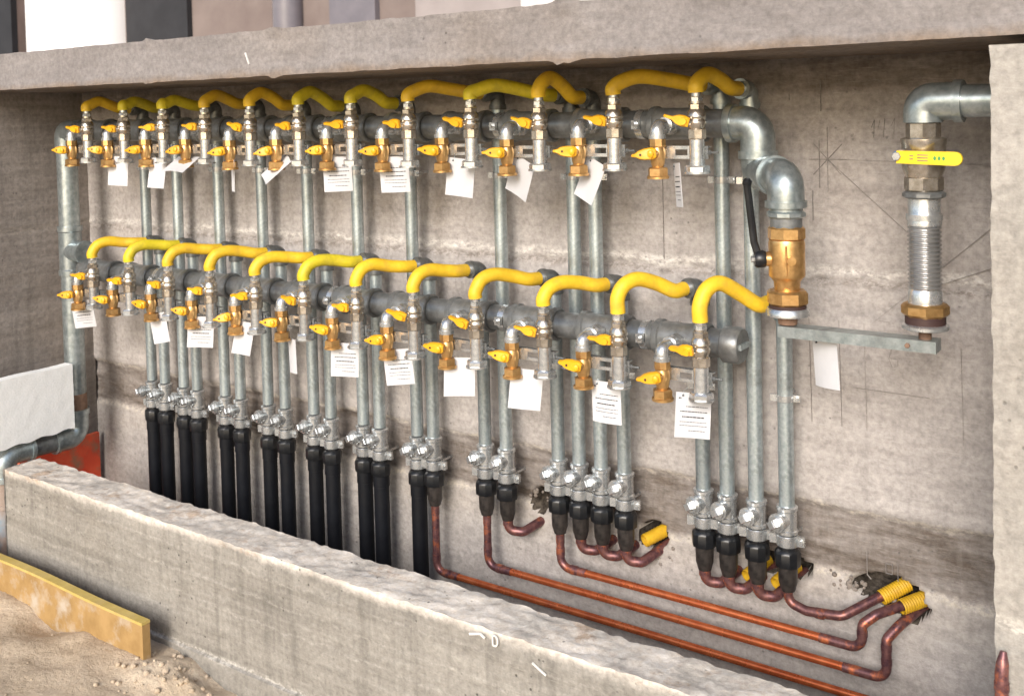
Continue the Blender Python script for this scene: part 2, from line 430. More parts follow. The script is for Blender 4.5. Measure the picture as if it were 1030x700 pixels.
# ------------------------------------------------------------------ ground
def axis(lo, hi, step, far):
    d = list(np.arange(lo, hi + 1e-6, step))
    g = []; s = step; p = hi
    while p < far: s *= 1.35; p += s; g.append(p)
    l = []; s = step; p = lo
    while p > -far: s *= 1.35; p -= s; l.append(p)
    return np.array(l[::-1] + d + g)
gx = axis(-4.6, -1.4, 0.018, 260); gy = axis(1.1, 2.35, 0.018, 260)
GX, GY = np.meshgrid(gx, gy, indexing='ij')
near = np.exp(-(np.maximum(0, np.abs(GX + 3.0) - 2.5) ** 2 + np.maximum(0, np.abs(GY - 1.5) - 1.2) ** 2))
slope = 1 / (1 + np.exp(-(GX + 2.74) / 0.07))
GZ = -0.125 - 0.085 * slope * near + near * (0.022 * vnoise(GX * 3, GY * 3, 3, 3) + 0.011 * vnoise(GX * 16, GY * 16, 5, 3, 0.6))
lump = np.exp(-((GX + 2.72) / 0.14) ** 2 - ((GY - 1.98) / 0.10) ** 2)
GZ += lump * (0.045 + 0.03 * vnoise(GX * 26, GY * 26, 8, 2))
dip = np.exp(-((GX + 3.35) / 0.10) ** 2 - ((GY - 1.96) / 0.07) ** 2)
GZ -= dip * 0.035
GZ += 0.035 * np.exp(-((GY - 1.97) / 0.06) ** 2) * (1 - slope) * near * (0.4 + 0.6 * vnoise(GX * 5, GY * 2, 21, 3))
tag(grid_object('ground', GX, GY, GZ, 'sand_soil'), None, None, kind='structure')

clods = MB()
for i in range(150):
    if i < 90: x, y = random.gauss(-2.70, 0.09), random.gauss(1.97, 0.06)
    else: x, y = random.uniform(-4.0, -2.5), random.uniform(1.6, 2.0)
    y = min(y, 2.08)
    r = random.uniform(0.003, 0.011) if i < 90 else random.uniform(0.002, 0.006)
    ix = min(np.searchsorted(gx, x), len(gx) - 1); iy = min(np.searchsorted(gy, y), len(gy) - 1)
    z = GZ[ix, iy] + r * 0.4
    prof = [(r * 0.3, -r * .8), (r * random.uniform(.8, 1.1), -r * .3), (r * random.uniform(.7, 1.0), r * .35), (r * .25, r * .75)]
    clods.lathe(prof, (x, y, z), (random.uniform(-.6, .6), random.uniform(-.6, .6), 1), 6, random.random() * 3)
tag(clods.build('soil_crumbs', 'sand_soil', sharp=60), 'crumbs of sandy soil around the end of the plank', 'soil', kind='stuff')

# ------------------------------------------------------------------ back wall
wx = np.arange(XL - 0.10, -0.15, 0.0085); wz = np.arange(-0.45, 1.76, 0.0085)
WX, WZ = np.meshgrid(wx, wz, indexing='ij')
D = 0.003 * vnoise(WX * 4, WZ * 4, 31, 3) + 0.0012 * vnoise(WX * 3, WZ * 60, 37, 3)
jag = 0.012 * vnoise(WX * 9, WZ * 0 + 1.3, 41, 4)
rb = 1 / (1 + np.exp(-(WZ - 0.335 - jag) / 0.004)) * 1 / (1 + np.exp((WZ - 0.518 - jag) / 0.004))
D += rb * (0.016 + 0.009 * vnoise(WX * 5, WZ * 22, 43, 4, 0.6))
D += 0.004 / (1 + np.exp((WZ - 0.335 - jag) / 0.004))
cr = np.exp(-((WZ - 1.135 - jag * 1.5) / 0.010) ** 2)
D += cr * 0.012 * vnoise(WX * 22, WZ * 30, 47, 3)
D += 0.007 * np.exp(-((WZ - 1.128 - jag * 1.5) / 0.003) ** 2)
top = 1 / (1 + np.exp(-(WZ - 1.64 - 0.05 * vnoise(WX * 14, WZ * 0, 51, 3)) / 0.004))
D -= top * (0.012 + 0.012 * vnoise(WX * 18, WZ * 18, 53, 3))
for z in (0.73, 0.93, 1.33, 1.50):      # faint form-board joints
    D -= 0.0022 * np.exp(-((WZ - z - 0.002 * vnoise(WX * 3, WZ * 0 + z, 57, 2)) / 0.0025) ** 2)
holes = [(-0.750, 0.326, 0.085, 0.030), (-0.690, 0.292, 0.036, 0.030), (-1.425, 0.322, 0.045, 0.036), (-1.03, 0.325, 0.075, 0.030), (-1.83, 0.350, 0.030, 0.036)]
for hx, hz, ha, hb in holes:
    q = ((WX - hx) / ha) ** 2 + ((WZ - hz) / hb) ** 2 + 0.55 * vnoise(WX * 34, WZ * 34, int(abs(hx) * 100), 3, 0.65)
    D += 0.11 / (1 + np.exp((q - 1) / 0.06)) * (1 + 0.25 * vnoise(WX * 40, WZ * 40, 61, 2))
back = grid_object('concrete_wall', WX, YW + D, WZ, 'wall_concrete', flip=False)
back.data.materials.append(MATS['shaded_rubble'])
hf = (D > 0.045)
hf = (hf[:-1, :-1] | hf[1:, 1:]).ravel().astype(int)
back.data.polygons.foreach_set('material_index', hf.tolist())  # deep hole faces painted dark to stand in for shade
tag(back, 'tall grey concrete back wall with rough horizontal pour joints behind the pipes', 'wall')
wall_body = MB().box((XL - 0.3, YW + 0.30, -0.5), (1.6, YW + 0.60, 1.70)).build('wall_core', 'side_concrete', back)

for hx, hz, n_ in ((-0.85, 0.318, 22), (-0.74, 0.283, 12), (-1.41, 0.268, 16), (-1.82, 0.37, 9)):
    mm = MB(); q_ = random.Random(int(abs(hx) * 50))
    for k in range(n_):
        rr_ = q_.uniform(0.003, 0.008)
        mm.lathe([(rr_ * .3, -rr_), (rr_ * q_.uniform(.8, 1.1), -rr_ * .4), (rr_ * q_.uniform(.7, 1), rr_ * .3), (rr_ * .2, rr_ * .7)],
                 (hx + q_.gauss(0, 0.022), YW + 0.004, hz + q_.gauss(0, 0.013)), (q_.uniform(-1, 1), -1, q_.uniform(-1, 1)), 6, q_.random() * 3)
    tag(mm.build('mortar_rubble', 'side_concrete', back, sharp=60), None, None, kind='stuff')

def mark(pts, w=0.0022, mat='pencil', nm='pencil_mark', parent=None, plane='y', off=YW - 0.004):
    m = MB(); w = w * (0.6 if mat == 'pencil' else 0.8)
    for (x0, z0), (x1, z1) in zip(pts[:-1], pts[1:]):
        d = Vector((x1 - x0, 0, z1 - z0)); L = d.length
        if L < 1e-6: continue
        p = Vector((-d.z, 0, d.x)).normalized() * w / 2
        a, b = Vector((x0, off, z0)), Vector((x1, off, z1))
        o = len(m.v)
        dy = Vector((0, 0.004, 0))
        m.v += [tuple(q) for q in (a - p, b - p, b + p, a + p, a - p + dy, b - p + dy, b + p + dy, a + p + dy)]
        m.f += [tuple(o + i for i in f) for f in ((0, 1, 2, 3), (0, 4, 5, 1), (1, 5, 6, 2), (2, 6, 7, 3), (3, 7, 4, 0))]
    return m.build(nm, mat, parent)
ax, az = -0.889, 1.443
for dx, dz in ((0.0, 0.085), (0.05, 0.0), (0.038, 0.04), (-0.036, 0.04)):
    mark([(ax - dx, az - dz), (ax + dx, az + dz)], 0.0024, parent=back)
mark([(ax - .022, az + .05), (ax - .022, az - .075)], 0.0024, parent=back)
mark([(ax, az), (-0.70, 1.27), (-0.60, 1.18)], 0.0012, parent=back)
mark([(ax + .04, az), (-0.45, az - .012)], 0.0012, parent=back)
mark([(-0.47, 1.30), (-0.78, 1.02)], 0.0012, parent=back)
mark([(-0.45, 1.20), (-0.62, 1.13)], 0.0014, parent=back)
for x in (-0.80, -0.865, -0.565, -0.945): mark([(x, 1.02 if x < -.7 else .98), (x + .004, 0.74)], 0.0013, parent=back)
mark([(-0.83, 0.848), (-0.64, 0.846)], 0.0016, parent=back)
mark([(-0.765, 1.03), (-0.735, 1.028)], 0.002, parent=back)
mark([(-1.36, 1.395), (-1.02, 1.386)], 0.0012, parent=back)
mark([(-1.37, 1.42), (-1.37, 1.15)], 0.0014, parent=back)
mark([(-0.93, 1.36), (-0.93, 1.28)], 0.002, parent=back)
mark([(-0.99, 1.66), (-0.99, 1.60)], 0.003, parent=back)
mark([(-0.905, 1.655), (-0.905, 1.57)], 0.003, parent=back)
s0 = -0.775                                                # the handwritten figures "14.1" and "62"
mark([(s0, 1.525), (s0 + .008, 1.545), (s0 + .006, 1.50)], 0.0016, parent=back)
mark([(s0 + .022, 1.545), (s0 + .016, 1.52), (s0 + .036, 1.522)], 0.0016, parent=back)
mark([(s0 + .034, 1.548), (s0 + .030, 1.50)], 0.0016, parent=back)
mark([(s0 + .050, 1.53), (s0 + .058, 1.548), (s0 + .056, 1.508)], 0.0016, parent=back)
mark([(-0.730, 0.965), (-0.738, 0.935), (-0.730, 0.912), (-0.716, 0.918), (-0.716, 0.935), (-0.734, 0.936)], 0.0016, parent=back)
mark([(-0.752, 0.40), (-0.752, 0.375), (-0.736, 0.375), (-0.736, 0.40), (-0.752, 0.40)], 0.0018, parent=back)
mark([(-0.722, 0.405), (-0.722, 0.36)], 0.0018, parent=back)
mark([(-0.80, 0.42), (-0.80, 0.36), (-0.79, 0.35)], 0.0018, parent=back)
mark([(-1.62, 1.12), (-1.60, 1.05)], 0.0015, parent=back)
mark([(-1.29, 0.70), (-1.262, 0.655)], 0.0018, parent=back)

# ------------------------------------------------------------------ left side wall
sy = np.arange(0.9, YW + 0.01, 0.012); sz = np.arange(-0.45, 1.76, 0.012)
SY, SZ = np.meshgrid(sy, sz, indexing='ij')
SD = 0.004 * vnoise(SY * 4, SZ * 4, 71, 3) + 0.003 * vnoise(SY * 2, SZ * 22, 73, 3) + 0.006 * np.exp(-((SZ - 1.13 - .01 * vnoise(SY * 6, SZ * 0, 75, 2)) / 0.005) ** 2)
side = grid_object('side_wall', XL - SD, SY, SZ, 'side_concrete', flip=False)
tag(side, 'stained concrete side wall, painted darker for dim light, behind the thick downpipe and foam block', 'wall')
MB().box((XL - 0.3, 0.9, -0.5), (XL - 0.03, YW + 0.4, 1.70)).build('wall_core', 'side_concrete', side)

# ------------------------------------------------------------------ profiles swept with noise (slab, parapet, pillar)
def profile_points(corners, step, rnd=0.004):
    out = []; nrm = []
    for (a, b) in zip(corners[:-1], corners[1:]):
        a = np.array(a, float); b = np.array(b, float); L = np.linalg.norm(b - a)
        k = max(2, int(L / step)); d = (b - a) / L
        for i in range(k): out.append(a + (b - a) * i / k); nrm.append((-d[1], d[0]) if False else (d[1], -d[0]))
    out.append(np.array(corners[-1], float)); nrm.append(nrm[-1])
    nrm = np.array(nrm); sm = nrm.copy(); sm[1:] += nrm[:-1]
    sm /= np.linalg.norm(sm, axis=1, keepdims=True) + 1e-9
    return np.array(out), sm

# roof slab: underside, front face, top
P, Nn = profile_points([(3.3, 1.705), (2.15, 1.715), (2.15, 1.845), (3.3, 1.86)], 0.013)
xs = np.concatenate([np.arange(-9, -4.6, 0.1), np.arange(-4.6, 1.6, 0.016)])
U, S = np.meshgrid(xs, np.arange(len(P)), indexing='ij')
edge = np.zeros(len(P))
for i, p in enumerate(P):
    d1 = math.hypot(p[0] - 2.15, p[1] - 1.715); d2 = math.hypot(p[0] - 2.15, p[1] - 1.845)
    edge[i] = max(math.exp(-(d1 / 0.016) ** 2), math.exp(-(d2 / 0.016) ** 2))
E_ = edge[None, :].repeat(len(xs), 0)
disp = 0.003 * vnoise(U * 4, S * 0.2, 81, 3) + 0.0015 * vnoise(U * 30, S * 0.9, 83, 2)
disp -= E_ * (0.004 + 0.007 * np.maximum(0, vnoise(U * 11, S * 0.02, 85, 4, 0.65)))
for cx_, cs, w in ((-1.33, 0.012, 0.03), (-2.95, 0.008, 0.02), (-2.35, 0.010, 0.025), (-0.95, 0.006, 0.05)):   # chips
    disp -= np.exp(-((U - cx_) / w) ** 2) * E_ * cs * (1 + vnoise(U * 60, S * 0.5, 87, 2))
slab = grid_object('roof_slab', U, P[S, 0] - Nn[S, 0] * 0 + (-Nn[S, 0]) * -disp * 1.0, P[S, 1] + Nn[S, 1] * disp, 'slab_concrete', flip=True, sharp=38)
tag(slab, 'long grey concrete roof slab edge with chips, roofing the pipe niche', 'slab')
mark([(-2.48, 1.785), (-2.465, 1.75)], 0.005, 'chalk', 'chalk_mark', slab, off=2.148 - 0.002)

# parapet: front face, rough top, back
zt = 0.272
PC = [(2.092, -0.45), (2.092, -0.118), (2.102, -0.114), (2.10, zt), (2.25, zt), (2.25, -0.45)]
P, Nn = profile_points([PC[0], PC[1], PC[2], PC[3], PC[4], PC[5]], 0.0115)
xs = np.arange(-3.86, 1.1, 0.0115)
U, S = np.meshgrid(xs, np.arange(len(P)), indexing='ij')
PY, PZ = P[S, 0], P[S, 1]
istop = (PZ > zt - 0.001).astype(float)
ed = np.exp(-((PZ - zt) / 0.02) ** 2)
fz = 0.0035 * vnoise(U * 3, PZ * 5, 91, 3) + 0.0018 * vnoise(U * 10, PZ * 40, 93, 3)
for z in (-0.02, 0.055, 0.13, 0.205):
    zz = z + 0.004 * vnoise(U * 2.5, PZ * 0 + z, 95, 3)
    fz += (0.0035 * np.maximum(0, vnoise(U * 5, PZ * 0 + z * 9, 97, 2) + 0.25)) * np.exp(-((PZ - zz) / 0.006) ** 2)
topd = 0.0032 * vnoise(U * 8, PY * 30, 101, 4, 0.65) + 0.005 * vnoise(U * 40, PY * 60, 103, 2)
chip = ed * (0.0015 + 0.007 * np.maximum(0, vnoise(U * 13, PZ * 0 + PY * 3, 105, 4, 0.6)))
sgn = np.where(PY < 2.15, -1, 1)
NY = PY + np.where(istop > 0, 0, sgn) * fz - sgn * chip * 0.8
NZ = PZ + istop * topd - chip * 0.6 * istop
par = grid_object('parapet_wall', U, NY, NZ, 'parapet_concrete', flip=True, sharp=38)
tag(par, 'low rough-topped concrete parapet wall in front of the pipes', 'wall')
# its left end face
EY, EZ = np.meshgrid(np.linspace(2.10, 2.25, 14), np.linspace(-0.45, zt, 60), indexing='ij')
grid_object('end_face', -3.86 - 0.006 * (1 + vnoise(EY * 20, EZ * 20, 107, 3)) + 0 * EY, EY, EZ + 0.0 * EY, 'parapet_concrete', par)
# chalked letter D on the front face
mark([(-1.560, 0.236), (-1.560, 0.262), (-1.550, 0.262), (-1.545, 0.254), (-1.545, 0.243), (-1.550, 0.236), (-1.560, 0.236)], 0.0045, 'chalk', 'chalk_letter', par, off=2.093)
mark([(-1.635, 0.245), (-1.60, 0.255), (-1.585, 0.247)], 0.007, 'chalk', 'chalk_mark', par, off=2.093)
mark([(-1.44, 0.225), (-1.40, 0.205)], 0.005, 'chalk', 'chalk_mark', par, off=2.093)

# pillar: swept up, broken left edge
PP = [(XP + 0.004, 2.76), (XP, 2.138), (1.3, 2.138)]
P, _ = profile_points(PP, 0.013)
zs = np.arange(-0.45, 1.706, 0.013)
U, S = np.meshgrid(zs, np.arange(len(P)), indexing='ij')
PX, PYY = P[S, 0], P[S, 1]
e = np.exp(-((PX - XP) ** 2 + (PYY - 2.138) ** 2) / 0.02 ** 2)
ch = e * (0.002 + 0.005 * vnoise(U * 30, S * 0.05, 111, 4, 0.7))
pil = grid_object('concrete_pillar', PX + ch + 0.002 * vnoise(U * 8, S * .3, 113, 3), PYY + 0.6 * ch + 0.002 * vnoise(U * 6, PX * 6, 115, 3), U, 'pillar_concrete', flip=False, sharp=38)
tag(pil, 'pale concrete pillar with a ragged edge closing the niche', 'pillar')

# ------------------------------------------------------------------ plank, foam block, red board
pk = thing('shuttering_plank', 'yellow shuttering plank set on edge in the sand before the parapet', 'plank', (-3.65, 1.99, -0.12))
L = MB(); xs_ = np.linspace(-0.85, 0.80, 24)
rings = []
for x in xs_:
    t = (0.80 - x) / 1.65 * 0.025 + 0.002 * math.sin(x * 9)
    o = 0.003 * math.sin(x * 4 + 1)
    rings.append([(x, -0.014 + o, -0.12), (x, 0.014 + o, -0.12), (x, 0.014 + o, 0.108 + t), (x, -0.014 + o, 0.108 + t)])
L.quadgrid(rings, True, True, True).build('board', 'plank_wood', pk)
L = MB(); rings = []
for x in xs_:
    t = (0.80 - x) / 1.65 * 0.025 + 0.002 * math.sin(x * 9)
    o = 0.003 * math.sin(x * 4 + 1)
    rings.append([(x, -0.0155 + o, 0.109 + t), (x, 0.0155 + o, 0.109 + t), (x, 0.0155 + o, 0.118 + t), (x, -0.0155 + o, 0.118 + t)])
L.quadgrid(rings, True, True, True).build('painted_edge', 'plank_edge_paint', pk)

fm = MB()
fy = np.linspace(2.03, 2.475, 28); fzv = np.linspace(0, 1, 18)
rings = []
for y in fy:
    zlo = 0.305 + (y - 2.1) * 0.02 + 0.004 * math.sin(y * 60); zhi = 0.578 + 0.0015 * math.sin(y * 23)
    r = []
    for t in fzv: r.append((-3.985 + 0.0012 * random.uniform(-1, 1), y, zlo + (zhi - zlo) * t))
    for t in (0.33, 0.66): r.append((-3.985 - 0.05 * t, y, zhi + 0.0015 * random.uniform(-1, 1)))
    for t in fzv[::-1]: r.append((-4.035 + 0.0012 * random.uniform(-1, 1), y, zlo + (zhi - zlo) * t))
    for t in (0.66, 0.33): r.append((-3.985 - 0.05 * t, y, zlo + 0.003 * random.uniform(-1, 1)))
    rings.append(r)
fo = fm.quadgrid(rings, True, True, True).build('foam_block', 'foam', sharp=50)
tag(fo, 'white foam insulation block resting on the grey pipe elbow', 'foam block')
rb_ = MB().box((-4.178, 2.33, -0.15), (-4.160, 2.70, 0.205)).build('red_board', 'red_paint')
tag(rb_, 'red paint-smeared board standing against the side wall under the pipe', 'board')

# ------------------------------------------------------------------ thick downpipe
dp = thing('downpipe', 'thick dull galvanised downpipe joining both manifolds in the corner', 'pipe', (-4.055, YH, 0.25))
MB().lathe([(0.042, 0.115), (0.042, 1.24)], n=24).build('pipe', 'fitting_zinc', dp)
MB().tube([(0, 0, 1.23)] + fillet([(0, 0, 1.24), (0, 0, 1.295), (0.10, 0, 1.295)], 0.05), 0.047, 20).build('elbow', 'fitting_zinc', dp)
t_ = MB().lathe([(0.050, 0.62), (0.050, 0.64), (0.046, 0.645), (0.046, 0.80), (0.050, 0.805), (0.050, 0.825)], n=24)
t_.lathe([(0.044, 0.0), (0.044, 0.09), (0.048, 0.095), (0.048, 0.11)], (0, 0, 0.72), (1, 0, 0), 20)
t_.build('tee', 'fitting_zinc', dp)
el = MB().tube(fillet([(0, 0, 0.105), (0, 0, 0.0), (0, -0.105, 0.005)], 0.06, 9), 0.047, 22)
el.lathe([(0.052, 0.095), (0.052, 0.118)], n=22)
el.lathe([(0.052, 0.095), (0.052, 0.112)], (0, 0, 0.005), (0, -1, 0), 22)
el.build('elbow', 'fitting_zinc', dp)
MB().lathe([(0.0425, 0.05), (0.0425, 0.185)], n=24).build('rusty_band', 'rusted_steel', dp, sharp=40)
dp.children[-1].location.z = 0.07
MB().tube([(0, -0.10, 0.005), (0, -0.23, 0.010)], 0.041, 22).build('pipe', 'manifold_steel', dp)
el = MB().tube(fillet([(0, -0.215, 0.010), (0, -0.325, 0.014), (0, -0.325, -0.08)], 0.06, 9), 0.047, 22)
el.lathe([(0.052, -0.09), (0.052, -0.07)], (0, -0.325, 0), n=22)
el.lathe([(0.052, 0.21), (0.052, 0.225)], (0, 0, 0.01), (0, -1, 0), 22)
el.build('elbow', 'galvanised', dp)
MB().lathe([(0.041, -0.42), (0.041, -0.20), (0.044, -0.198), (0.044, -0.18), (0.041, -0.178), (0.041, -0.15), (0.044, -0.148), (0.044, -0.125), (0.041, -0.123), (0.041, -0.085)], (0, -0.325, 0), n=22).build('wrapped_pipe', 'wrapped_pipe', dp)

# ------------------------------------------------------------------ manifolds
XV = [-3.70 + 0.2352 * i for i in range(12)]
ZB = {'upper': 1.427, 'lower': 0.852}
HZ = {'upper': 1.545, 'lower': 0.970}
def manifold(row):
    z = HZ[row]
    end = -1.060 if row == 'upper' else -1.085
    t = thing('gas_manifold', ('long dark horizontal manifold pipe close under the roof slab' if row == 'upper'
              else 'long grey horizontal manifold pipe at mid wall ending in a round cap'), 'manifold', (-4.055, YH, z), 'horizontal manifolds')
    x0 = 0.09
    MB().lathe([(0.0375, x0), (0.0375, end + 4.055 - 0.005)], (0, 0, 0), (1, 0, 0), 24).build('pipe', 'manifold_steel', t)
    tee = None
    for xv in XV:
        xb = xv - 0.11 + 4.055
        if tee is None:
            m = MB().lathe([(0.044, -0.078), (0.048, -0.075), (0.048, -0.060), (0.0435, -0.056), (0.0425, 0.0), (0.0435, 0.056), (0.048, 0.060), (0.048, 0.075), (0.044, 0.078)], (0, 0, 0), (1, 0, 0), 24)
            tee = m.mesh('tee', 'manifold_steel')
        link('tee', tee, t, (xb, 0, 0))
    for k in (2, 6, 9, 11):                                # pipe clips with their bolts
        xc = XV[k] - 0.235 + 4.055 + 0.018
        c = MB().lathe([(0.0405, -0.010), (0.0405, 0.010)], (xc, 0, 0), (1, 0, 0), 24)
        c.box((xc - 0.010, -0.052, -0.012), (xc + 0.010, -0.036, 0.012))
        c.hexn(0.006, 0.036, 0.062, (xc, 0, 0.002), (0, -1, 0))
        c.box((xc - 0.004, 0.036, -0.004), (xc + 0.004, YW - YH + 0.01, 0.004))
        c.build('pipe_clip', 'galvanised_bright', t)
    return t
up = manifold('upper'); lo = manifold('lower')
xe = -1.085 + 4.055
c = MB().lathe([(0.044, -0.03), (0.048, -0.027), (0.048, 0.012), (0.043, 0.020)], (xe + 0.01, 0, 0), (1, 0, 0), 28)
c.build('end_cap', 'manifold_steel', lo)
MB().box((xe + 0.030, -0.028, -0.007), (xe + 0.037, 0.028, 0.007)).build('end_cap_ridge', 'galvanised', lo)
# the upper manifold turns down through an elbow
ex = -1.005 + 4.055
m = MB().tube(fillet([(ex - 0.075, 0, 0), (ex, 0, 0), (ex, 0, -0.085)], 0.062, 12), 0.044, 26)
m.lathe([(0.050, -0.078), (0.050, -0.060)], (ex, 0, 0), (1, 0, 0), 26)
m.lathe([(0.050, -0.090), (0.050, -0.070)], (ex, 0, 0), n=26)
m.build('elbow', 'fitting_zinc', up, sharp=50)

# ------------------------------------------------------------------ meter valve sets (24), one built, the rest copied
def make_set():
    r = thing('meter_valve_set', '', 'valve set', (0, 0, 0), 'meter valve sets hung from the manifolds')
    xb = -0.11
    # inlet: elbow from the manifold, brass cock
    m = MB().tube(fillet([(xb, 0.098, 0.118), (xb, 0, 0.118), (xb, 0, 0.088)], 0.030, 8), 0.0185, 16)
    m.lathe([(0.0225, 0.040), (0.0225, 0.056)], (xb, 0, 0.118), (0, 1, 0), 16)
    m.lathe([(0.0225, 0.086), (0.0225, 0.097)], (xb, 0, 0), n=16)
    m.hexn(0.024, 0.060, 0.090, (xb, 0, 0.118), (0, 1, 0))
    m.build('elbow', 'galvanised_bright', r)
    m = MB().hexn(0.0215, 0.064, 0.0885, (xb, 0, 0), n=8)
    m.lathe([(0.014, 0.012), (0.0175, 0.022), (0.0195, 0.036), (0.0205, 0.046), (0.0195, 0.056), (0.0165, 0.066)], (xb, 0, 0), n=18)
    m.hexn(0.0265, -0.015, 0.013, (xb, 0, 0), n=6, phase=0.1)
    m.lathe([(0.0285, -0.016), (0.0285, -0.010), (0.026, -0.008)], (xb, 0, 0), n=20)
    m.lathe([(0.012, 0.012), (0.012, 0.030)], (xb, 0, 0.048), (0, -1, 0), 12)
    m.build('brass_cock', 'brass', r)
    out = [(0.016, -0.010), (0.016, 0.010), (0.004, 0.0165), (-0.022, 0.0155), (-0.040, 0.012), (-0.052, 0.006), (-0.064, 0.0035), (-0.066, 0), (-0.064, -0.0035), (-0.052, -0.006), (-0.040, -0.012), (-0.022, -0.0155), (0.004, -0.0165)]
    h = MB().extrude(out, -0.009, 0.007, None, 0.18)
    h.lathe([(0.011, 0.0), (0.010, 0.013), (0.007, 0.015)], (0, 0, 0), (0, -1, 0), 14)
    ho = h.build('cock_handle', 'handle_orange', r, (xb, -0.034, 0.050)); ho.scale = (0.78, 1.15, 0.95)
    ho.rotation_euler = (rad(6), rad(4), rad(14))
    MB().lathe([(0.0035, 0.006), (0.0035, 0.011)], (-0.034, 0, 0), (0, -1, 0), 8).build('handle_eye', 'gasket', ho)
    # outlet: zinc tail, nickel ball valve, nipple
    m = MB().lathe([(0.0195, 0.018), (0.0195, 0.086)], n=22)
    m.build('tail_pipe', 'galvanised_bright', r)
    m = MB().hexn(0.031, 0.001, 0.020, n=6, phase=0.35)
    m.lathe([(0.033, -0.001), (0.033, 0.004)], n=24)
    m.build('union_nut', 'galvanised_bright', r)
    m = MB().hexn(0.0235, 0.084, 0.112, n=8)
    m.lathe([(0.019, 0.110), (0.0215, 0.116), (0.0245, 0.124), (0.0245, 0.130), (0.0225, 0.133), (0.0225, 0.138), (0.0245, 0.141), (0.0235, 0.152), (0.018, 0.160)], n=20)
    m.lathe([(0.012, 0.015), (0.012, 0.034)], (0, 0, 0.131), (-0.5, -0.86, 0), 12)
    m.build('ball_valve', 'nickel_brass', r)
    MB().hexn(0.020, 0.158, 0.174, n=6).lathe([(0.0165, 0.172), (0.0165, 0.180)], n=16).build('valve_collar', 'nickel_brass', r)
    MB().hexn(0.0165, 0.178, 0.192, n=6).lathe([(0.0135, 0.188), (0.0135, 0.206)], n=16).build('nipple', 'galvanised_bright', r)
    out = [(0.014, -0.011), (0.014, 0.011), (0.0, 0.0145), (-0.014, 0.013), (-0.024, 0.008), (-0.030, 0.0045), (-0.050, 0.0035), (-0.052, 0), (-0.050, -0.0035), (-0.030, -0.0045), (-0.024, -0.008), (-0.014, -0.013), (0.0, -0.0145)]
    h = MB().extrude(out, -0.009, 0.008, None, 0.18)
    h.lathe([(0.0105, 0.0), (0.009, 0.014)], (0, 0, 0), (0, -1, 0), 14)
    ho = h.build('valve_handle', 'handle_orange', r, (-0.018, -0.036, 0.131))
    ho.rotation_euler = (rad(4), rad(2), rad(6))
    # slotted mounting bracket across both
    m = MB()
    for z0, z1 in ((0.034, 0.043), (0.058, 0.067)): m.box((xb - 0.004, 0.0195, z0), (0.020, 0.0225, z1))
    for x0, x1 in ((xb - 0.004, xb + 0.040), (-0.036, 0.020)): m.box((x0, 0.0196, 0.0431), (x1, 0.0224, 0.0579))
    m.box((xb - 0.004, 0.0226, 0.063), (0.020, 0.040, 0.0660))
    m.build('bracket', 'galvanised_bright', r)
    m = MB().hexn(0.0065, 0.0, 0.010, (0.014, 0.030, 0.050), (1, 0, 0)).lathe([(0.003, 0), (0.003, 0.030)], (0.014, 0.030, 0.050), (1, 0, 0), 8)
    m.build('bolt', 'manifold_steel', r)
    return r
proto = make_set()
first = True
for row in ('upper', 'lower'):
    for i, xv in enumerate(XV):
        s = proto if first else copy_tree(proto)
        first = False
        s.location = (xv, YV, ZB[row] + random.uniform(-.003, .003))
        s.rotation_euler.z = rad(random.uniform(-1.5, 1.5))
        s['label'] = 'brass cock and ball valve pair on the %s manifold, %s from the downpipe' % (row, ORD[i])
        for ch in s.children:
            if ch.name.startswith(('cock_handle', 'valve_handle')):
                e_ = ch.rotation_euler
                ch.rotation_euler = (e_.x + rad(random.uniform(-10, 10)), e_.y + rad(random.uniform(-13, 13)), e_.z + rad(random.uniform(-14, 10)))

# ------------------------------------------------------------------ risers
UR = [-3.682, -3.477, -3.227, -2.984, -2.744, -2.502, -2.258, -1.894, -1.626, -1.551, -1.153, -1.070]
LR = [-3.597, -3.394, -3.138, -2.892, -2.658, -2.426, -2.189, -1.976, -1.700, -1.472, -1.224, -0.985]
PKL = [.258, .256, .257, .262, .254, .258, .260, .258, .262, .256, .283, .290]
ZEL = [.243, .243, .242, .242, .240, .241, .241, .242, .236, .236, .243, .226]
PKU = [.236, .230, .230, .242, .244, .240, .238, .243, .238, .252, .246, .244]
ZEU = [.204, .203, .206, .208, .199, .191, .195, .219, .205, .196, .220, .207]
risers = sorted([(x, 'upper', i) for i, x in enumerate(UR)] + [(x, 'lower', i) for i, x in enumerate(LR)])

